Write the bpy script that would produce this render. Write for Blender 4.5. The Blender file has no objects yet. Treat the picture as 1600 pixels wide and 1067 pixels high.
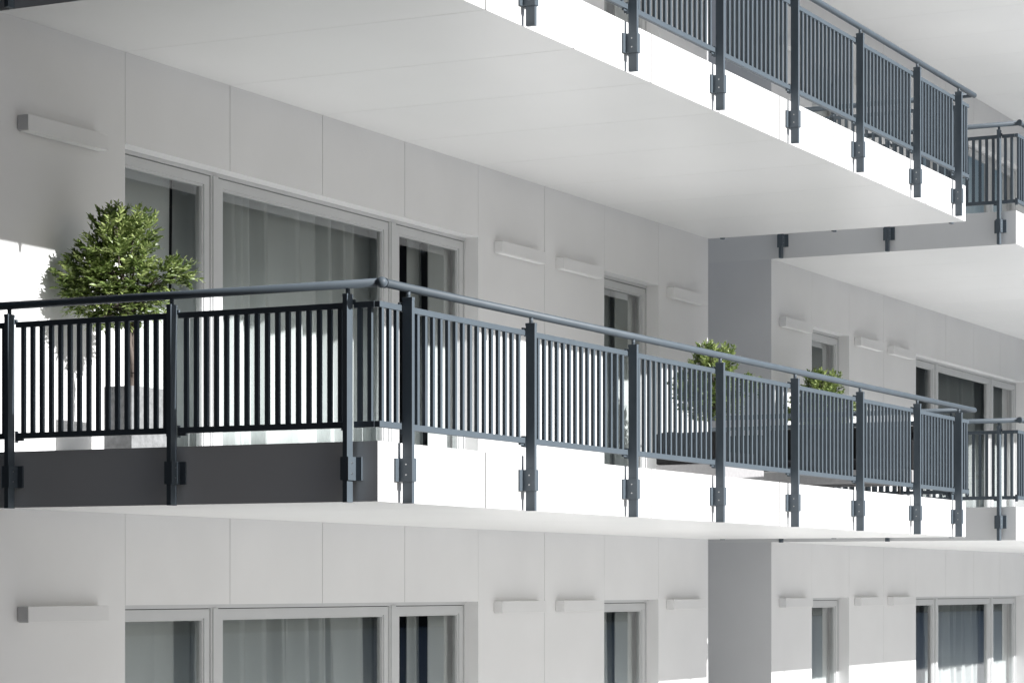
import bpy, bmesh, math, random
from mathutils import Vector, Matrix
random.seed(7)
scn = bpy.context.scene
COL = scn.collection

# ------------------------------------------------------------------ camera, sky, sun, exposure
TH = math.atan(2004.0 / 3953.0)            # angle between the facade and the optical axis
cam_d = bpy.data.cameras.new('camera')
cam = bpy.data.objects.new('camera', cam_d); COL.objects.link(cam)
cam_d.sensor_width = 36.0; cam_d.lens = 3953.0 / 1600.0 * 36.0
cam_d.shift_y = 383.5 / 1600.0
cam_d.clip_start = 0.1; cam_d.clip_end = 2000.0
cam.location = (0, 0, -0.51)
cam.rotation_euler = (math.radians(90), 0, TH - math.radians(90))
scn.camera = cam

ELEV = math.atan(0.523)
sd = Vector((-0.012, 1.0, -0.523)).normalized()
sun_d = bpy.data.lights.new('sun', 'SUN'); sun_d.energy = 5.0; sun_d.angle = math.radians(0.5)
sun_d.color = (1.0, 0.99, 0.98)
sun = bpy.data.objects.new('sun', sun_d); COL.objects.link(sun)
sun.rotation_euler = sd.to_track_quat('-Z', 'Y').to_euler()
sun.location = (10, -20, 15)

w = bpy.data.worlds.new("World"); scn.world = w; w.use_nodes = True
nt = w.node_tree
sky = nt.nodes.new('ShaderNodeTexSky'); sky.sky_type = 'NISHITA'; sky.sun_disc = False
sky.sun_elevation = ELEV; sky.sun_rotation = math.radians(180)
nt.links.new(sky.outputs[0], nt.nodes['Background'].inputs[0])
nt.nodes['Background'].inputs[1].default_value = 0.05
scn.view_settings.view_transform = 'Standard'
scn.view_settings.look = 'None'
scn.view_settings.gamma = 1.0
scn.view_settings.exposure = 0.6

# ------------------------------------------------------------------ materials
def mat(name, base, rough=0.5, metal=0.0, spec=0.5, var=0.0, scale=4.0, bump=0.0, bscale=60.0, stretch=None):
    m = bpy.data.materials.new(name); m.use_nodes = True
    n = m.node_tree.nodes; l = m.node_tree.links; b = n['Principled BSDF']
    b.inputs['Base Color'].default_value = (*base, 1); b.inputs['Roughness'].default_value = rough
    b.inputs['Metallic'].default_value = metal; b.inputs['Specular IOR Level'].default_value = spec
    tc = n.new('ShaderNodeTexCoord')
    src = tc.outputs['Object']
    if stretch:
        mp = n.new('ShaderNodeMapping'); mp.inputs['Scale'].default_value = stretch
        l.new(src, mp.inputs['Vector']); src = mp.outputs[0]
    if var:
        no = n.new('ShaderNodeTexNoise'); no.inputs['Scale'].default_value = scale; no.inputs['Detail'].default_value = 6
        l.new(src, no.inputs['Vector'])
        r = n.new('ShaderNodeValToRGB'); r.color_ramp.elements[0].position = 0.3; r.color_ramp.elements[1].position = 0.7
        r.color_ramp.elements[0].color = (*[c * (1 - var) for c in base], 1)
        r.color_ramp.elements[1].color = (*[min(1, c * (1 + var)) for c in base], 1)
        l.new(no.outputs['Fac'], r.inputs[0]); l.new(r.outputs[0], b.inputs['Base Color'])
    if bump:
        n2 = n.new('ShaderNodeTexNoise'); n2.inputs['Scale'].default_value = bscale; n2.inputs['Detail'].default_value = 4
        l.new(src, n2.inputs['Vector'])
        bp = n.new('ShaderNodeBump'); bp.inputs['Strength'].default_value = bump; bp.inputs['Distance'].default_value = 0.01
        l.new(n2.outputs['Fac'], bp.inputs['Height']); l.new(bp.outputs[0], b.inputs['Normal'])
    return m

M = {}
M['clad'] = mat('white_cladding', (0.755, 0.755, 0.755), 0.45, var=0.03, scale=1.2, bump=0.03, bscale=25)
M['soffit'] = mat('white_soffit', (0.79, 0.79, 0.782), 0.38, var=0.02, scale=0.8, bump=0.03, bscale=3)
M['metal'] = mat('powder_coated_steel', (0.088, 0.110, 0.130), 0.52, spec=0.4, var=0.06, scale=9, bump=0.02, bscale=300)
M['frame'] = mat('grey_window_frame', (0.56, 0.57, 0.575), 0.35, var=0.02)
M['gasket'] = mat('black_gasket', (0.01, 0.01, 0.01), 0.6)
M['bolt'] = mat('steel_bolt', (0.35, 0.36, 0.37), 0.4, metal=1.0)
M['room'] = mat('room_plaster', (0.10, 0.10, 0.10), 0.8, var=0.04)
M['conc'] = mat('concrete_planter', (0.21, 0.215, 0.22), 0.85, var=0.22, scale=22, bump=0.35, bscale=70)
M['soil'] = mat('soil', (0.04, 0.03, 0.02), 0.95, var=0.4, scale=40, bump=0.5)
M['bark'] = mat('bark', (0.11, 0.09, 0.078), 0.9, var=0.35, scale=20, bump=0.6, bscale=50, stretch=(1, 1, 0.25))
M['paving'] = mat('pale_paving', (0.64, 0.64, 0.63), 0.8, var=0.06, scale=0.8, bump=0.1)
M['asphalt'] = mat('asphalt', (0.042, 0.044, 0.048), 0.95, var=0.3, scale=3, bump=0.4)
M['seal'] = mat('joint_sealant', (0.05, 0.05, 0.05), 0.8)
M['seal2'] = mat('grey_sealant', (0.30, 0.30, 0.30), 0.8)
M['dark'] = mat('dark_blocker', (0.035, 0.03, 0.028), 0.8, var=0.3, scale=2)  # for the unseen blocks added to hold back light and reflections
M['tile'] = mat('balcony_tile', (0.70, 0.69, 0.67), 0.5, var=0.04, scale=3)
M['lamp'] = mat('lamp_housing', (0.73, 0.73, 0.73), 0.35, var=0.01)
M['chair'] = mat('dark_wicker', (0.013, 0.013, 0.014), 0.8, spec=0.2, var=0.3, scale=80, bump=0.4, bscale=150)

def m_curtain():
    m = bpy.data.materials.new('curtain_fabric'); m.use_nodes = True
    n = m.node_tree.nodes; l = m.node_tree.links; b = n['Principled BSDF']
    out = n['Material Output']
    tc = n.new('ShaderNodeTexCoord'); wv = n.new('ShaderNodeTexNoise'); wv.inputs['Scale'].default_value = 220
    l.new(tc.outputs['Object'], wv.inputs['Vector'])
    r = n.new('ShaderNodeValToRGB')
    r.color_ramp.elements[0].color = (0.72, 0.75, 0.75, 1); r.color_ramp.elements[1].color = (0.78, 0.81, 0.81, 1)
    l.new(wv.outputs['Fac'], r.inputs[0]); l.new(r.outputs[0], b.inputs['Base Color'])
    b.inputs['Roughness'].default_value = 0.9
    tr = n.new('ShaderNodeBsdfTranslucent'); l.new(r.outputs[0], tr.inputs['Color'])
    mx = n.new('ShaderNodeMixShader'); mx.inputs[0].default_value = 0.03
    l.new(b.outputs[0], mx.inputs[1]); l.new(tr.outputs[0], mx.inputs[2]); l.new(mx.outputs[0], out.inputs['Surface'])
    return m
M['curtain'] = m_curtain()

def m_glass():
    m = bpy.data.materials.new('window_glass'); m.use_nodes = True
    n = m.node_tree.nodes; l = m.node_tree.links; out = n['Material Output']
    n.remove(n['Principled BSDF'])
    t = n.new('ShaderNodeBsdfTransparent'); t.inputs['Color'].default_value = (0.915, 0.935, 0.93, 1)
    g = n.new('ShaderNodeBsdfGlossy'); g.inputs['Roughness'].default_value = 0.02
    f = n.new('ShaderNodeFresnel'); f.inputs['IOR'].default_value = 1.5
    mu = n.new('ShaderNodeMath'); mu.operation = 'MULTIPLY'; mu.inputs[1].default_value = 2.3; mu.use_clamp = True
    x = n.new('ShaderNodeMixShader')
    l.new(f.outputs[0], mu.inputs[0]); l.new(mu.outputs[0], x.inputs[0])
    l.new(t.outputs[0], x.inputs[1]); l.new(g.outputs[0], x.inputs[2]); l.new(x.outputs[0], out.inputs['Surface'])
    return m
M['glass'] = m_glass()

def m_leaf():
    m = bpy.data.materials.new('leaf'); m.use_nodes = True
    n = m.node_tree.nodes; l = m.node_tree.links; b = n['Principled BSDF']; out = n['Material Output']
    at = n.new('ShaderNodeAttribute'); at.attribute_name = 'tone'
    r = n.new('ShaderNodeValToRGB')
    r.color_ramp.elements[0].color = (0.035, 0.065, 0.016, 1); r.color_ramp.elements[1].color = (0.46, 0.54, 0.21, 1)
    e = r.color_ramp.elements.new(0.55); e.color = (0.17, 0.24, 0.065, 1)
    l.new(at.outputs['Fac'], r.inputs[0]); l.new(r.outputs[0], b.inputs['Base Color'])
    b.inputs['Roughness'].default_value = 0.36
    tr = n.new('ShaderNodeBsdfTranslucent'); l.new(r.outputs[0], tr.inputs['Color'])
    mx = n.new('ShaderNodeMixShader'); mx.inputs[0].default_value = 0.22
    l.new(b.outputs[0], mx.inputs[1]); l.new(tr.outputs[0], mx.inputs[2]); l.new(mx.outputs[0], out.inputs['Surface'])
    return m
M['leaf'] = m_leaf()

# ------------------------------------------------------------------ helpers
def tag(o, label=None, cat=None, group=None, kind=None):
    if label: o['label'] = label
    if cat: o['category'] = cat
    if group: o['group'] = group
    if kind: o['kind'] = kind
    return o

def empty(name, loc, label, cat, group=None):
    o = bpy.data.objects.new(name, None); COL.objects.link(o); o.location = loc
    o.empty_display_size = 0.2
    return tag(o, label, cat, group)

def box(bm, a, b, bevel=0.0):
    x0, x1 = sorted((a[0], b[0])); y0, y1 = sorted((a[1], b[1])); z0, z1 = sorted((a[2], b[2]))
    vs = [bm.verts.new(p) for p in ((x0, y0, z0), (x1, y0, z0), (x1, y1, z0), (x0, y1, z0),
                                    (x0, y0, z1), (x1, y0, z1), (x1, y1, z1), (x0, y1, z1))]
    fs = [bm.faces.new([vs[i] for i in q]) for q in
          ((3, 2, 1, 0), (4, 5, 6, 7), (0, 1, 5, 4), (1, 2, 6, 5), (2, 3, 7, 6), (3, 0, 4, 7))]
    if bevel > 0:
        es = list({e for f in fs for e in f.edges})
        bmesh.ops.bevel(bm, geom=es, offset=bevel, segments=2, affect='EDGES', profile=0.5)

def tube(bm, p, q, r0, r1=None, seg=12, cap=True):
    r1 = r0 if r1 is None else r1
    p = Vector(p); q = Vector(q); d = (q - p).normalized()
    u = d.orthogonal().normalized(); v = d.cross(u)
    A = [bm.verts.new(p + r0 * (math.cos(t) * u + math.sin(t) * v)) for t in [2 * math.pi * i / seg for i in range(seg)]]
    B = [bm.verts.new(q + r1 * (math.cos(t) * u + math.sin(t) * v)) for t in [2 * math.pi * i / seg for i in range(seg)]]
    for i in range(seg):
        f = bm.faces.new((A[i], A[(i + 1) % seg], B[(i + 1) % seg], B[i])); f.smooth = True
    if cap:
        bm.faces.new(A[::-1]); bm.faces.new(B)

def mesh(bm, name, m):
    me = bpy.data.meshes.new(name)
    if name != 'pane': bmesh.ops.recalc_face_normals(bm, faces=bm.faces)
    bm.to_mesh(me); bm.free(); me.materials.append(m)
    return me

def obj(name, me, parent=None, loc=(0, 0, 0)):
    o = bpy.data.objects.new(name, me); COL.objects.link(o)
    if parent is not None: o.parent = parent
    o.location = loc
    return o

def bobj(name, bm, m, parent=None, loc=(0, 0, 0)):
    return obj(name, mesh(bm, name, m), parent, loc)

# ------------------------------------------------------------------ dimensions (metres)
YF, YW, YB = 7.51, 10.33, 14.4          # slab front, wall face, back
ST, SL = 3.2, 0.36                      # storey height, slab thickness
X0, X1 = 13.05, 25.0                    # near block
MIR = 25.935                            # far block mirrors the near one
MOD = 1.32
JX = [X1 - MOD * k for k in range(9, 0, -1)]      # 13.12 .. 23.68
ZH = 2.565                              # lintel height above slab underside
YP = YW + 0.015                         # back of cladding panels
BIG, SMALL = (14.44, 19.72), (22.36, 23.68)
LEV = {-1: 'bottom', 0: 'middle', 1: 'upper', 2: 'topmost'}
ZG = -ST + SL                           # ground

def mx(x, far): return 2 * MIR - x if far else x
def span(a, b, far):
    a, b = mx(a, far), mx(b, far)
    return (a, b) if a < b else (b, a)

# ------------------------------------------------------------------ unseen ground: dark at the left, pale in front, laid out for bounce light
bm = bmesh.new(); box(bm, (-600, -600, ZG - 0.5), (600, 600, ZG - 0.01))
tag(bobj('ground', bm, M['asphalt']), kind='structure')
bm = bmesh.new(); box(bm, (12.6, -50, ZG - 0.008), (240, 10.6, ZG))  # pale sheet widened to bounce light onto soffits and into the panes
tag(bobj('bounce_pavement', bm, M['paving']), kind='structure')

# ------------------------------------------------------------------ the two apartment blocks
g = 0.007
def build_block(far):
    bx0, bx1 = span(X0, X1, far)
    who = 'far' if far else 'near'
    root = empty('apartment_building', ((bx0 + bx1) / 2, YW, ZG),
                 ('farther white panelled apartment block with its grey side wall facing the gap' if far else
                  'nearest white panelled apartment block with long balconies and soffits'), 'building', 'white apartment blocks')
    off = Vector(root.location)
    def part(name, bm, m, parent=root):
        for v in bm.verts: v.co -= off
        return bobj(name, bm, m, parent)
    joints = sorted([mx(x, far) for x in JX if abs(x - X0) > 0.2])
    cuts = [bx0] + joints + [bx1]
    if far is False: pass
    # slabs with fascia and soffit panels
    for k in (0, 1, 2):
        z = k * ST
        bm = bmesh.new()
        box(bm, (bx0 + .012, YF + .012, z + .012), (bx1 - .012, YB, z + SL - .012))
        sg = .0045
        for i in range(len(cuts) - 1):
            e0 = 1 if i else 0; e1 = 1 if i < len(cuts) - 2 else 0
            a = cuts[i] + .0075 * e0; b = cuts[i + 1] - .0075 * e1
            box(bm, (a, YF, z), (b, YF + .012, z + SL))
            aa = max(cuts[i] + sg / 2 * e0, bx0 + .012); bb = min(cuts[i + 1] - sg / 2 * e1, bx1 - .012)
            box(bm, (aa, YF + .012, z), (bb, YB, z + .012))
            box(bm, (aa, YF + .012, z + SL - .012), (bb, YB, z + SL))
        for a, b in ((bx0, bx0 + .012), (bx1 - .012, bx1)):
            box(bm, (a, YF + .012, z), (b, YB, z + SL))
        part('balcony_slab', bm, M['soffit'])
        bm = bmesh.new()
        for c in joints: box(bm, (c - .0072, YF + .003, z + .002), (c + .0072, YF + .0118, z + SL - .002))
        part('fascia_joint', bm, M['seal'])
    bm = bmesh.new(); box(bm, (bx0, YW - .5, ZG - .3), (bx1, YB, ZG + .02)); part('floor_slab', bm, M['tile'])
    # facade walls per storey
    openings = [span(*BIG, far), span(*SMALL, far)]
    for k in (-1, 0, 1):
        z0, z1, zh = k * ST + SL, (k + 1) * ST, k * ST + ZH
        if k == -1: z0 = ZG + .02
        bm = bmesh.new()
        for i in range(len(cuts) - 1):
            a0, b0 = cuts[i], cuts[i + 1]
            mid = (a0 + b0) / 2
            isop = any(o[0] < mid < o[1] for o in openings)
            lf = any(abs(a0 - e) < 1e-3 for o in openings for e in o)
            a = a0 + g / 2; b = b0 - g / 2
            if i == 0: a = a0
            if i == len(cuts) - 2: b = b0
            if not isop:
                if any(abs(a0 - o[1]) < 1e-3 for o in openings): a = a0
                if any(abs(b0 - o[0]) < 1e-3 for o in openings): b = b0
            box(bm, (a, YW, zh if isop else z0), (b, YP, z1))
        bm2 = bmesh.new()
        for c in joints:
            inside = any(o[0] + .01 < c < o[1] - .01 for o in openings)
            edge = any(abs(c - e) < .01 for o in openings for e in o)
            box(bm2, (c - g / 2 + .0005, YW + .006, (zh + .002) if (inside or edge) else z0), (c + (g / 2 - .0005), YP - .0005, z1 - .001))
        part('wall_joint', bm2, M['seal2'])
        # backing wall around openings
        xs = bx0
        for o in sorted(openings):
            box(bm, (xs, YP, z0), (o[0], YP + .30, z1)); box(bm, (o[0], YP, zh), (o[1], YP + .30, z1)); xs = o[1]
        box(bm, (xs, YP, z0), (bx1, YP + .30, z1))
        # side walls and back wall of the block
        for a, b in ((bx0, bx0 + .25), (bx1 - .25, bx1)):
            box(bm, (a, YP + .30, z0), (b, YB, z1))
        box(bm, (bx0 + .25, YB - .25, z0), (bx1 - .25, YB, z1))
        part('facade_wall', bm, M['clad'])
        # rooms
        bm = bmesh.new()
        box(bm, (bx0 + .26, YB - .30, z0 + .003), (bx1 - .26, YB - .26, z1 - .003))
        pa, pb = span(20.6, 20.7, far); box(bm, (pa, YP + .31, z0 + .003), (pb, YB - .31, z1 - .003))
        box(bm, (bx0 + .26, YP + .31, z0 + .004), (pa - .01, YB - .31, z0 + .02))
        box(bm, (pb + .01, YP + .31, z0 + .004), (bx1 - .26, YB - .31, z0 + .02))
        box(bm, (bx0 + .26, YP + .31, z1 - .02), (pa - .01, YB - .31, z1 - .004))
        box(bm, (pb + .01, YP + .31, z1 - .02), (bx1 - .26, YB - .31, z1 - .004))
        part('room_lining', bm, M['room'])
        # windows
        for kind in ('big', 'small'):
            o = span(*(BIG if kind == 'big' else SMALL), far)
            yf = YW + .13                        # front of the frame
            zt = k * ST + ZH; zb = z0 + .002
            if kind == 'big':
                segs = [(14.462, 15.70), (15.80, 18.37), (18.48, 19.698)]
            else:
                segs = [(22.382, 23.658)]
            segs = sorted(span(a, b, far) for a, b in segs)
            bm = bmesh.new()
            box(bm, (o[0], yf, zt - .03), (o[1], yf + .09, zt))
            box(bm, (o[0], yf, zb), (o[1], yf + .09, zb + .05))
            box(bm, (o[0], yf, zb + .05), (segs[0][0], yf + .09, zt - .03))
            box(bm, (segs[-1][1], yf, zb + .05), (o[1], yf + .09, zt - .03))
            for i in range(len(segs) - 1):
                a, b = segs[i][1], segs[i + 1][0]
                box(bm, (a, yf, zb + .05), (b, yf + .09, zt - .03))
                box(bm, (a + .02, yf - .012, zb + .05), (b - .02, yf, zt - .03))
            win = part('window', bm, M['frame'])
            for a, b in segs:
                t, u = zt - .036, zb + .056
                a += .004; b -= .004
                bm = bmesh.new(); yy = yf + .008; W = .068
                for (p0, p1) in (((a, u), (b, u + W)), ((a, t - W), (b, t)), ((a, u + W), (a + W, t - W)), ((b - W, u + W), (b, t - W))):
                    box(bm, (p0[0], yy, p0[1]), (p1[0], yy + .07, p1[1]))
                W2 = W + .016; ya, yb_ = yy + .012, yy + .06
                for (p0, p1) in (((a + W, u + W), (b - W, u + W2)), ((a + W, t - W2), (b - W, t - W)),
                                 ((a + W, u + W2), (a + W2, t - W2)), ((b - W2, u + W2), (b - W, t - W2))):
                    box(bm, (p0[0], ya, p0[1]), (p1[0], yb_, p1[1]))
                part('sash', bm, M['frame'], win)
                bm = bmesh.new()
                for (p0, p1) in (((a - .0035, t + .0005), (b + .0035, t + .0055)),):
                    box(bm, (p0[0], yf + .02, p0[1]), (p1[0], yf + .08, p1[1]))
                part('gasket', bm, M['gasket'], win)
                bm = bmesh.new(); yg = yy + .035
                vs = [bm.verts.new(p) for p in ((a + W2, yg, u + W2), (b - W2, yg, u + W2), (b - W2, yg, t - W2), (a + W2, yg, t - W2))]
                bm.faces.new(vs); part('pane', bm, M['glass'], win)
    # roof parapet
    bm = bmesh.new(); z = 2 * ST + SL
    box(bm, (bx0, YF + .3, z), (bx1, YF + .5, z + .5)); box(bm, (bx0, YB - .2, z), (bx1, YB, z + .5))
    part('roof_parapet', bm, M['clad'])
    return root
build_block(False); build_block(True)


# ------------------------------------------------------------------ curtains
def curtain(x0, x1, k, seed, label, amp=.07, per=.22, far=False):
    """hanging cloth: slow ramps towards the glass and sharp returns, so the folds show crisp edges"""
    rnd = random.Random(seed)
    z0 = (k * ST + SL + .03) if k >= 0 else ZG + .06
    z1 = k * ST + ZH + .22
    y = YW + (.40 if amp > .02 else .262)
    if amp <= .02: z1 = k * ST + ZH - .003
    cols = []                                   # (x, dy, lean)
    x = x0; last = 0.0
    le = rnd.uniform(-.03, .03) if amp > .04 else 0
    cols.append((x0, amp * .6, le)); amp *= 1.9
    while x < x1 - 1e-3:
        wd = per * rnd.choice((.4, .5, .7, .9, 1.3)); xe = min(x1, x + wd)
        dp = min(wd * rnd.uniform(.9, 1.5), amp * 1.35) * (1 if rnd.random() < .75 else .45); a0 = dp * .5; a1 = -dp * .5
        le2 = rnd.uniform(-.05, .05) if amp > .04 else 0
        for q in range(1, 9):
            f = q / 8
            cols.append((x + (xe - x) * f * .93, a0 + (a1 - a0) * (f ** 1.7 if f < .8 else .684 + .316 * math.sin((f - .8) / .2 * 1.57)), le + (le2 - le) * f))
        # rounded lip and return
        for q in (1, 2, 3, 4):
            f = q / 4
            cols.append((x + (xe - x) * .93 + .012 * math.sin(f * 3.14) + .004 * f, a1 + (dp * .5 - a1) * f, le2))
        x = xe; le = le2
    bm = bmesh.new(); rows = []; R = 8
    for j in range(R):
        t = j / (R - 1); row = []
        for (xx, yy, l) in cols:
            row.append(bm.verts.new((xx + l * (1 - t) * 1.2, y + yy * (.75 + .35 * (1 - t) ** .7), z0 + (z1 - z0) * t)))
        rows.append(row)
    for j in range(R - 1):
        for i in range(len(cols) - 1):
            f = bm.faces.new((rows[j][i], rows[j][i + 1], rows[j + 1][i + 1], rows[j + 1][i])); f.smooth = True
    c = Vector(((x0 + x1) / 2, y, z0))
    for v in bm.verts: v.co -= c
    o = bobj('curtain', bm, M['curtain'], None, c)
    o.modifiers.new('thick', 'SOLIDIFY').thickness = .002
    tag(o, label, 'curtain', 'curtains behind the windows')
    return o

CN = [(14.30, 15.57, 'smooth curtain filling the left pane of the large window', .03, 1.2),
      (15.66, 16.76, 'pleated curtain left of the centre of the large window', .09, .26),
      (16.90, 17.72, 'pleated curtain panel in the centre of the large window', .09, .26),
      (17.86, 18.74, 'pleated curtain right of the centre in the large window', .09, .30),
      (19.18, 19.34, 'thin bunched curtain strip in the right pane of the large window', .03, .12),
      (19.28, 19.70, 'flat pale curtain in the right pane of the large window', .008, .9),
      (22.55, 23.40, 'folded curtain at the left of the small window', .05, .2),
      (23.19, 23.66, 'flat pale curtain at the right of the small window', .009, .35)]
CF = [(33.25, 33.95, 'dark folded curtain in the left pane of the large window', .06, .2),
      (34.25, 35.3, 'pleated curtain left of centre in the large window', .09, .26),
      (35.45, 36.70, 'pleated curtain right of centre in the large window', .09, .30),
      (36.34, 37.40, 'flat pale curtain in the right pane of the large window', .008, .9),
      (28.90, 29.48, 'flat pale curtain in the small window', .009, .4)]
n_ = 0
for far, lst in ((False, CN), (True, CF)):
    for k in (-1, 0, 1):
        for (a, b, nm, am, pr) in lst:
            n_ += 1
            curtain(a, b, k, 40 + n_, nm + ', %s storey' % LEV[k] + (', far block' if far else ', near block'), am, pr)

# ------------------------------------------------------------------ wall lamps
def lamp_mesh():
    bm = bmesh.new(); box(bm, (0, -.088, .006), (.88, 0, .105), .002)
    a = mesh(bm, 'housing', M['lamp'])
    bm = bmesh.new(); box(bm, (.006, -.083, 0), (.874, -.006, .0055)); b = mesh(bm, 'diffuser', M['soffit'])
    bm = bmesh.new(); box(bm, (-.003, -.086, .008), (-.0002, -.002, .103)); c = mesh(bm, 'end_cap', M['lamp'])
    return a, b, c
LM = lamp_mesh()
spots = [(13.25, 'at the left facade end'), (20.02, 'just right of the large window'),
         (21.28, 'just left of the small window'), (23.88, 'beside the recess')]
for far in (False, True):
    for k in (-1, 0, 1):
        for i, (x, wh) in enumerate(spots):
            if far:
                x = mx(x + .88, True)
                wh = ['at the right facade end', 'just left of the large window', 'just right of the small window', 'beside the recess'][i]
            t = empty('wall_lamp', (x, YW - .0005, k * ST + 2.46),
                      'white box light %s, %s storey, %s block' % (wh, LEV[k], 'far' if far else 'near'),
                      'wall lamp', 'white box lamps along the facades')
            for nm, me in zip(('housing', 'diffuser', 'end_cap'), LM): obj(nm, me, t)

# ------------------------------------------------------------------ railings
# local frame: s along the railing, o outward from the slab face, z up
cache = {}
def bar_mesh(key, fn, m):
    if key not in cache:
        bm = bmesh.new(); fn(bm); cache[key] = mesh(bm, key[0], m)
    return cache[key]

def build_post(parent, s, mir):
    def f(bm): box(bm, (-.016, -.097, -.006), (.016, -.03, 1.232), .0015)
    p = obj('post', bar_mesh(('post',), f, M['metal']), parent, (s, 0, 0))
    def f(bm):
        box(bm, (-.066, -.014, .125), (.066, -.0005, .265), .001)
        box(bm, (-.028, -.104, .125), (-.0162, -.0145, .265), .001)
        box(bm, (.0162, -.104, .125), (.028, -.0145, .265), .001)
        box(bm, (-.016, -.104, .125), (.016, -.0975, .265))
    obj('bracket', bar_mesh(('bracket',), f, M['metal']), p)
    for zz in (.165, .228):
        def f(bm):
            tube(bm, (-.031, -.062, 0), (.031, -.062, 0), .005, seg=10)
        obj('bolt', bar_mesh(('bolt',), f, M['bolt']), p, (0, 0, zz))
    def f(bm):
        tube(bm, (0, -.062, 1.231), (0, -.062, 1.27), .0135, seg=12)
        tube(bm, (0, -.062, 1.231), (0, -.062, 1.241), .016, .012, seg=12)
        box(bm, (-.0175, -.0985, 1.214), (.0175, -.0275, 1.2335), .002)
        box(bm, (-.020, -.016, 1.175), (.020, .0, 1.205), .002)
        box(bm, (-.006, -.031, 1.18), (.006, -.015, 1.20))
    obj('post_cap', bar_mesh(('post_cap',), f, M['metal']), p)

def build_panel(parent, a, b, nb, merged=False):
    L = b - a
    def f(bm):
        box(bm, (0, -.03, 1.151), (L, .004, 1.187), .0015)
    p = obj('infill_panel', bar_mesh(('infill_panel', round(L, 4)), f, M['metal']), parent, (a, 0, 0))
    def f(bm):
        box(bm, (0, -.03, .440), (L, .004, .477), .0015)
        if L > .3:
            box(bm, (.0, -.02, .426), (.05, -.004, .4398)); box(bm, (L - .05, -.02, .426), (L, -.004, .4398))
            box(bm, (-.006, -.028, .415), (-.0005, .002, .49)); box(bm, (L + .0005, -.028, .415), (L + .006, .002, .49))
    obj('bottom_rail', bar_mesh(('bottom_rail', round(L, 4)), f, M['metal']), p)
    def fb(bm, x=0): box(bm, (x - .014, -.0260, .4775), (x + .014, -.004, 1.1505))
    xs = [L * (i + .75) / (nb + .5) for i in range(nb)] if nb > 4 else [L * (i + .5) / nb for i in range(nb)]
    if merged:
        def f(bm):
            for x in xs: fb(bm, x)
        o = obj('baluster', bar_mesh(('baluster', round(L, 4), nb), f, M['metal']), p); o['kind'] = 'stuff'
    else:
        me = bar_mesh(('baluster',), fb, M['metal'])
        for x in xs: obj('baluster', me, p, (x, 0, 0))

def railing(base, rot, posts, bays, L, label, group, handrail, ball=None, mirror=False):
    t = empty('balcony_railing', base, label, 'railing', group)
    t.rotation_euler = (0, 0, rot)
    if mirror: t.scale = (-1, 1, 1)
    for s in posts: build_post(t, s, mirror)
    for (a, b, nb, mg) in bays: build_panel(t, a, b, nb, mg)
    def f(bm):
        tube(bm, (handrail[0], -.062, 1.29), (handrail[1], -.062, 1.29), .0262, seg=24)
        if ball is not None:
            q = bmesh.ops.create_uvsphere(bm, u_segments=20, v_segments=12, radius=.034, matrix=Matrix.Translation((ball, -.062, 1.29)))
            for v in q['verts']:
                for fc in v.link_faces: fc.smooth = True
            tube(bm, (ball + .03, -.062, 1.29), (ball + .036, -.062, 1.29), .031, seg=24)
    obj('handrail', bar_mesh(('handrail', handrail, ball), f, M['metal']), t)
    return t

FP = [.26, 1.92, 3.57, 5.22, 6.87, 8.52, 10.17, 11.51]
G2 = .022
def front_bays():
    out = [(-.028, FP[0] - G2, 3, False)]
    for i in range(7):
        nb = 16 if i < 6 else 13
        out.append((FP[i] + G2, FP[i + 1] - G2, nb, i == 6))
    out.append((FP[-1] + G2, 11.95 + .028, 5, True))
    return out
SP = [.17, 1.43, 2.68]
side_bays = [(-.028 + .036, SP[0] - G2, 2, False), (SP[0] + G2, SP[1] - G2, 16, False), (SP[1] + G2, SP[2] - G2, 16, False), (SP[2] + G2, 2.81, 1, False)]
for k in (0, 1):
    z = k * ST
    for far in (False, True):
        bx0, bx1 = span(X0, X1, far)
        nm = 'far' if far else 'near'
        g1 = 'front railings of the balconies'; g2_ = 'side railings of the balconies'
        if not far:
            railing((bx0, YF, z), 0, FP, front_bays(), 11.95, 'long blue-grey bar railing along the front of the %s balcony, near block' % LEV[k], g1, (-.062, 12.05), -.062)
        else:
            railing((bx1, YF, z), 0, FP, front_bays(), 11.95, 'blue-grey front railing of the far block\'s %s balcony, cut by the right edge' % LEV[k], g1, (-.062, 12.05), 12.012, mirror=True)
        # left side: d = +Y, outward = -X  (mirror of a -90 turn)
        railing((bx0, YF, z), math.radians(-90), SP, side_bays, 2.82,
                ('black-looking side railing at the left end of the near %s balcony' if not far else 'short dark side railing of the far block\'s %s balcony, beyond the recess') % LEV[k],
                g2_, (-.040, 2.815), None, mirror=True)
        railing((bx1, YF, z), math.radians(90), SP, side_bays, 2.82,
                'railing closing the right end of the %s %s balcony' % (nm, LEV[k]), g2_, (-.040, 2.815), None)

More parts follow.
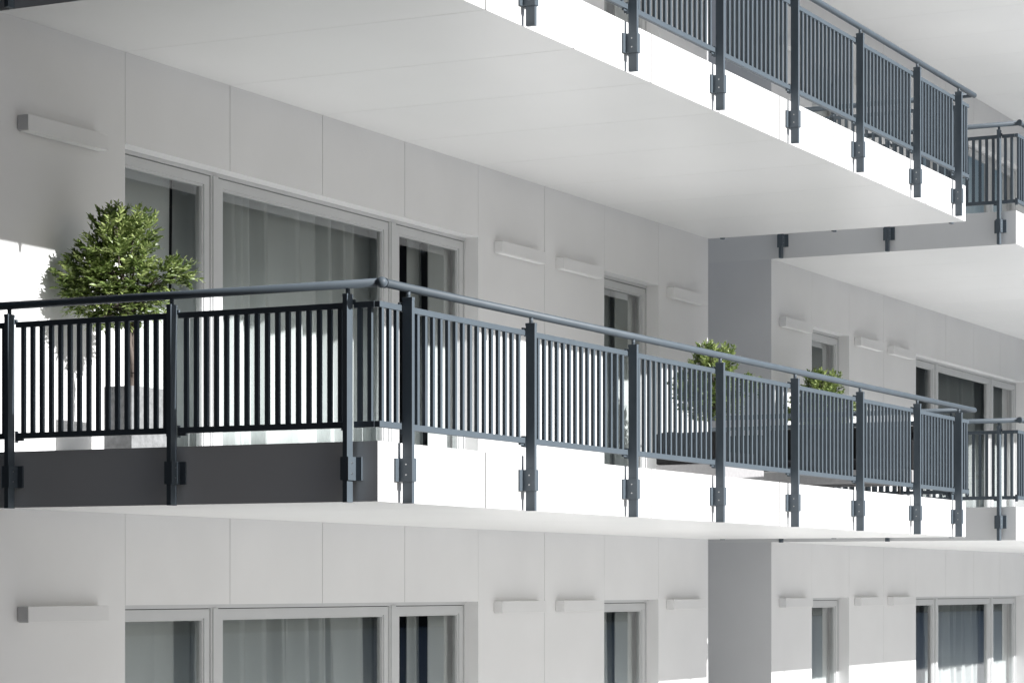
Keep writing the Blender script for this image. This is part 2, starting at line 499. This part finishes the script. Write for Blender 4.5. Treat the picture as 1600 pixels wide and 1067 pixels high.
# ------------------------------------------------------------------ potted trees
def build_tree():
    # local origin: trunk base point on balcony floor
    rnd = random.Random(3)
    t = empty('potted_tree', (0, 0, 0), '', 'potted tree', 'potted trees on the balcony')
    bm = bmesh.new()
    x0, x1, y0, y1, h = -.18, .22, -.13, .09, .45
    # tapered hollow box
    for (a, b) in (((x0, y0), (x1, y0 + .025)), ((x0, y1 - .025), (x1, y1)), ((x0, y0 + .025), (x0 + .025, y1 - .025)), ((x1 - .025, y0 + .025), (x1, y1 - .025))):
        box(bm, (a[0], a[1], 0), (b[0], b[1], h))
    box(bm, (x0 + .025, y0 + .025, 0), (x1 - .025, y1 - .025, .04))
    bobj('planter', bm, M['conc'], t)
    bm = bmesh.new(); box(bm, (x0 + .026, y0 + .026, .30), (x1 - .026, y1 - .026, h - .03), .004); bobj('soil', bm, M['soil'], t)
    # limbs
    Rv = Vector((.452, -.892, 0)); Fv = Vector((.892, .452, 0))
    px = 1 / 241.0
    def P(x, y, d=0):     # photo pixel around (197, 405) -> local
        return Rv * ((x - 203) * px) + Fv * d + Vector((0, 0, 1.235 + (405 - y) * px))
    blobs = [(178, 348, 34), (218, 346, 30), (195, 385, 48), (132, 402, 27), (108, 424, 25), (165, 430, 45), (215, 428, 42),
             (255, 418, 26), (279, 413, 17), (180, 458, 36), (135, 452, 30), (228, 458, 26), (155, 476, 20), (148, 420, 30), (172, 408, 30), (150, 372, 26), (196, 474, 18), (118, 448, 20)]
    bm = bmesh.new()
    path = [(0, 0, .36), (.015, .0, .6), (-.01, .01, .75), (.01, 0, .9), (0, .0, 1.0)]
    for i in range(4): tube(bm, path[i], path[i + 1], .021 - .002 * i, .019 - .002 * i, 10, False)
    path2 = [(.03, .01, .40), (.0, -.012, .55), (.03, .012, .70), (.0, -.01, .85), (.045, .0, 1.0)]
    for i in range(4): tube(bm, path2[i], path2[i + 1], .014, .012, 8, False)
    cents = []
    for (x, y, r) in blobs:
        for _ in range(3):
            d = rnd.uniform(-.75, .75) * min(.24, r * px * 1.6)
            c = P(x + rnd.uniform(-.35, .35) * r, y + rnd.uniform(-.35, .35) * r, d)
            cents.append(c)
            m1 = Vector((0, 0, 1.0)).lerp(c, .5) + Vector((rnd.uniform(-.03, .03), rnd.uniform(-.03, .03), rnd.uniform(-.02, .05)))
            tube(bm, (0.0, 0, .94), m1, .009, .006, 6, False); tube(bm, m1, c, .006, .003, 5, False)
    bobj('trunk', bm, M['bark'], t)
    # crown of leaves on twigs
    verts, faces, tone = [], [], []
    def leaf(p, d, up, L, W, tn):
        s = d.cross(up)
        if s.length < 1e-4: s = d.orthogonal()
        s.normalize(); n = s.cross(d).normalized()
        i = len(verts)
        pts = [p, p + d * L * .35 + s * W * .5 + n * L * .05, p + d * L * .72 + s * W * .36 + n * L * .03, p + d * L - n * L * .08,
               p + d * L * .72 - s * W * .36 + n * L * .03, p + d * L * .35 - s * W * .5 + n * L * .05, p + d * L * .45 - n * L * .03]
        verts.extend(pts)
        for a, b in ((0, 1), (1, 2), (2, 3), (3, 4), (4, 5), (5, 0)):
            faces.append((i + a, i + b, i + 6)); tone.append(tn)
    ctr = P(190, 410, 0)
    def twig(c, d, L, base_t):
        steps = max(3, int(L / .016))
        up = Vector((0, 0, 1))
        for q in range(steps):
            f = q / steps
            p = c + d * L * f + Vector((0, 0, .12 * L * f * f))
            for sgn in (-1, 1):
                ld = (d * .6 + d.cross(up).normalized() * sgn * .8 + Vector((rnd.uniform(-.4, .4), rnd.uniform(-.4, .4), rnd.uniform(-.15, .5)))).normalized()
                leaf(p, ld, (up + Vector((rnd.uniform(-1.3, 1.3), rnd.uniform(-1.5, .9), 0))).normalized(), rnd.uniform(.034, .060), rnd.uniform(.015, .023),
                     min(1, max(0, base_t + rnd.uniform(-.22, .22))))
        leaf(c + d * L, d, up, .036, .014, min(1, base_t + .25))
    for (x, y, r) in blobs:
        n = int(r * r * .047) + 7
        for _ in range(n):
            v = Vector((rnd.gauss(0, 1), rnd.gauss(0, 1), rnd.gauss(0, 1))).normalized() * (rnd.random() ** .45)
            rr = r * px
            depth = min(.9, 1.0)
            c = P(x, y) + Rv * v.x * rr * .82 + Vector((0, 0, v.y * rr * .82)) + Fv * v.z * rr * 1.25
            if (c.y) > .42: c.y = .42 - rnd.random() * .03
            d = (v.x * Rv + Vector((0, 0, v.y)) + v.z * Fv) * .7 + (c - ctr).normalized() * .5 + Vector((rnd.uniform(-.4, .4), rnd.uniform(-.4, .4), rnd.uniform(-.1, .5)))
            d.normalize()
            if c.y + d.y * .09 > .44: d.y = -abs(d.y)
            twig(c, d, rnd.uniform(.05, .10), rnd.choice((.25, .45, .55, .7, .8)))
    for (x, y, dx, dy, L) in ((158, 335, -.25, 1, .10), (166, 332, .05, 1, .10), (185, 330, .2, 1, .07), (152, 340, -.6, .8, .09), (128, 372, -.8, .7, .07),
                              (122, 392, -1, .35, .08), (232, 335, .5, .9, .06), (85, 415, -.5, .5, .05), (290, 420, .6, -.9, .08), (272, 398, .2, 1, .06), (284, 405, .9, .3, .05),
                              (195, 340, .1, 1, .05), (105, 400, -.6, .7, .06)):
        for q in range(3):
            d = (Rv * dx + Vector((0, 0, dy)) + Fv * rnd.uniform(-.3, .3)).normalized()
            twig(P(x + rnd.uniform(-4, 4), y + rnd.uniform(-4, 4), rnd.uniform(-.04, .04)), d, L, .4)
    me = bpy.data.meshes.new('crown'); me.from_pydata([tuple(v) for v in verts], [], faces)
    at = me.attributes.new('tone', 'FLOAT', 'FACE')
    at.data.foreach_set('value', tone)
    me.materials.append(M['leaf']); me.update()
    obj('crown', me, t)
    return t
tree = build_tree()
tree.location = (13.84, 9.85, SL)
tree['label'] = 'large leafy potted tree at the left end of the balcony by the sunlit wall'
def copy_tree(src, parent=None):
    c = src.copy(); COL.objects.link(c)
    if parent is not None: c.parent = parent
    for ch in list(src.children): copy_tree(ch, c)
    return c
t2 = copy_tree(tree); t2.location = (23.3, 9.51, SL); t2.scale = (.97, .97, .935); t2['label'] = 'potted tree with its crown above the railing before the grey recess'
t3 = copy_tree(tree); t3.location = (27.2, 9.78, SL); t3.scale = (.97, .97, .96)
t3['label'] = 'potted tree with its crown above the railing by the far small window'

# ------------------------------------------------------------------ dark seat shapes added to darken the gaps behind the bars
def sofa(loc, rot, W, label, H=.76):
    t = empty('filler_sofa', loc, label, 'sofa', 'dark seat shapes added behind the railing'); t.rotation_euler = (0, 0, rot)
    D = .74; n = max(1, round(W / .62))
    bm = bmesh.new(); box(bm, (-W / 2, 0, .16), (W / 2, D, .30), .012); bobj('seat_base', bm, M['base'], t)
    bm = bmesh.new(); box(bm, (-W / 2 + .09, D - .13, .302), (W / 2 - .09, D, H), .02); bobj('backrest', bm, M['chair'], t)
    for s in (-1, 1):
        bm = bmesh.new(); box(bm, (s * W / 2, 0, .302), (s * (W / 2 - .088), D, .60), .015); bobj('armrest', bm, M['chair'], t)
        for yy in (.05, D - .05):
            bm = bmesh.new(); tube(bm, (s * (W / 2 - .06), yy, 0), (s * (W / 2 - .06), yy, .16), .014, .02, 10); bobj('leg', bm, M['gasket'], t)
    cw = (W - .19) / n
    for q in range(n):
        bm = bmesh.new(); a = -W / 2 + .095 + q * cw; box(bm, (a + .004, .01, .302), (a + cw - .004, D - .14, .41), .03); bobj('cushion', bm, M['cushion'], t)
    return t
M['base'] = mat('shade_grey_base', (0.34, 0.335, 0.34), 0.7, var=0.08, scale=30)  # grey stands in for the shaded surface seen under the bottom rail
M['cushion'] = mat('charcoal_cushion', (0.018, 0.018, 0.021), 0.9, spec=0.2, var=0.15, scale=60, bump=0.2, bscale=200)
for k in (0,):
    z = k * ST + SL
    sofa((24.02, 8.72, z), math.radians(-90), 1.75, 'dark sofa shape added behind the railing at the right end, %s near balcony' % LEV[k])
    sofa((22.55, 8.95, z), math.radians(-8), .80, 'low dark armchair shape standing for dark forms behind the railing below the small window, %s near balcony' % LEV[k], .62)  # stands for unidentified dark shapes behind the bars

# ------------------------------------------------------------------ unseen dark house added at the left to darken left-facing sides
h = empty('added_dark_house', (0, 0, ZG), 'unseen dark house added left of the white block to keep light off its side', 'building')
bm = bmesh.new(); box(bm, (-16, -20, 0), (-3, 22, 20)); bobj('wall', bm, M['dark'], h)
bm = bmesh.new(); box(bm, (-3, 7.3, 0), (7.6, 22, 20)); box(bm, (7.6, 10.2, 0), (9.9, 22, 20)); bobj('wing', bm, M['dark'], h)
bm = bmesh.new(); box(bm, (-16.3, -20.3, 20), (-2.7, 22.3, 20.4)); bobj('roof', bm, M['dark'], h)
for i in range(5):
    for j in range(6):
        bm = bmesh.new(); box(bm, (-2.999, -18 + 4.6 * j, 1 + 3.2 * i), (-2.97, -16 + 4.6 * j, 3 + 3.2 * i)); bobj('window', bm, M['gasket'], h)

o_ = empty('added_opposite_block', (0, 0, ZG), 'unseen dark block added behind the camera to darken the window reflections', 'building')  # added out of view so the panes reflect dark instead of sky
bm = bmesh.new(); box(bm, (25, -75, 0), (260, -52, 26)); bobj('wall', bm, M['dark'], o_)
bm = bmesh.new(); box(bm, (24.6, -75.4, 26), (260.4, -51.6, 26.4)); bobj('roof', bm, M['dark'], o_)
for i in range(5):
    for j in range(12):
        bm = bmesh.new(); box(bm, (30 + 13 * j, -51.999, 1 + 3.2 * i), (33 + 13 * j, -51.95, 3 + 3.2 * i)); bobj('window', bm, M['gasket'], o_)
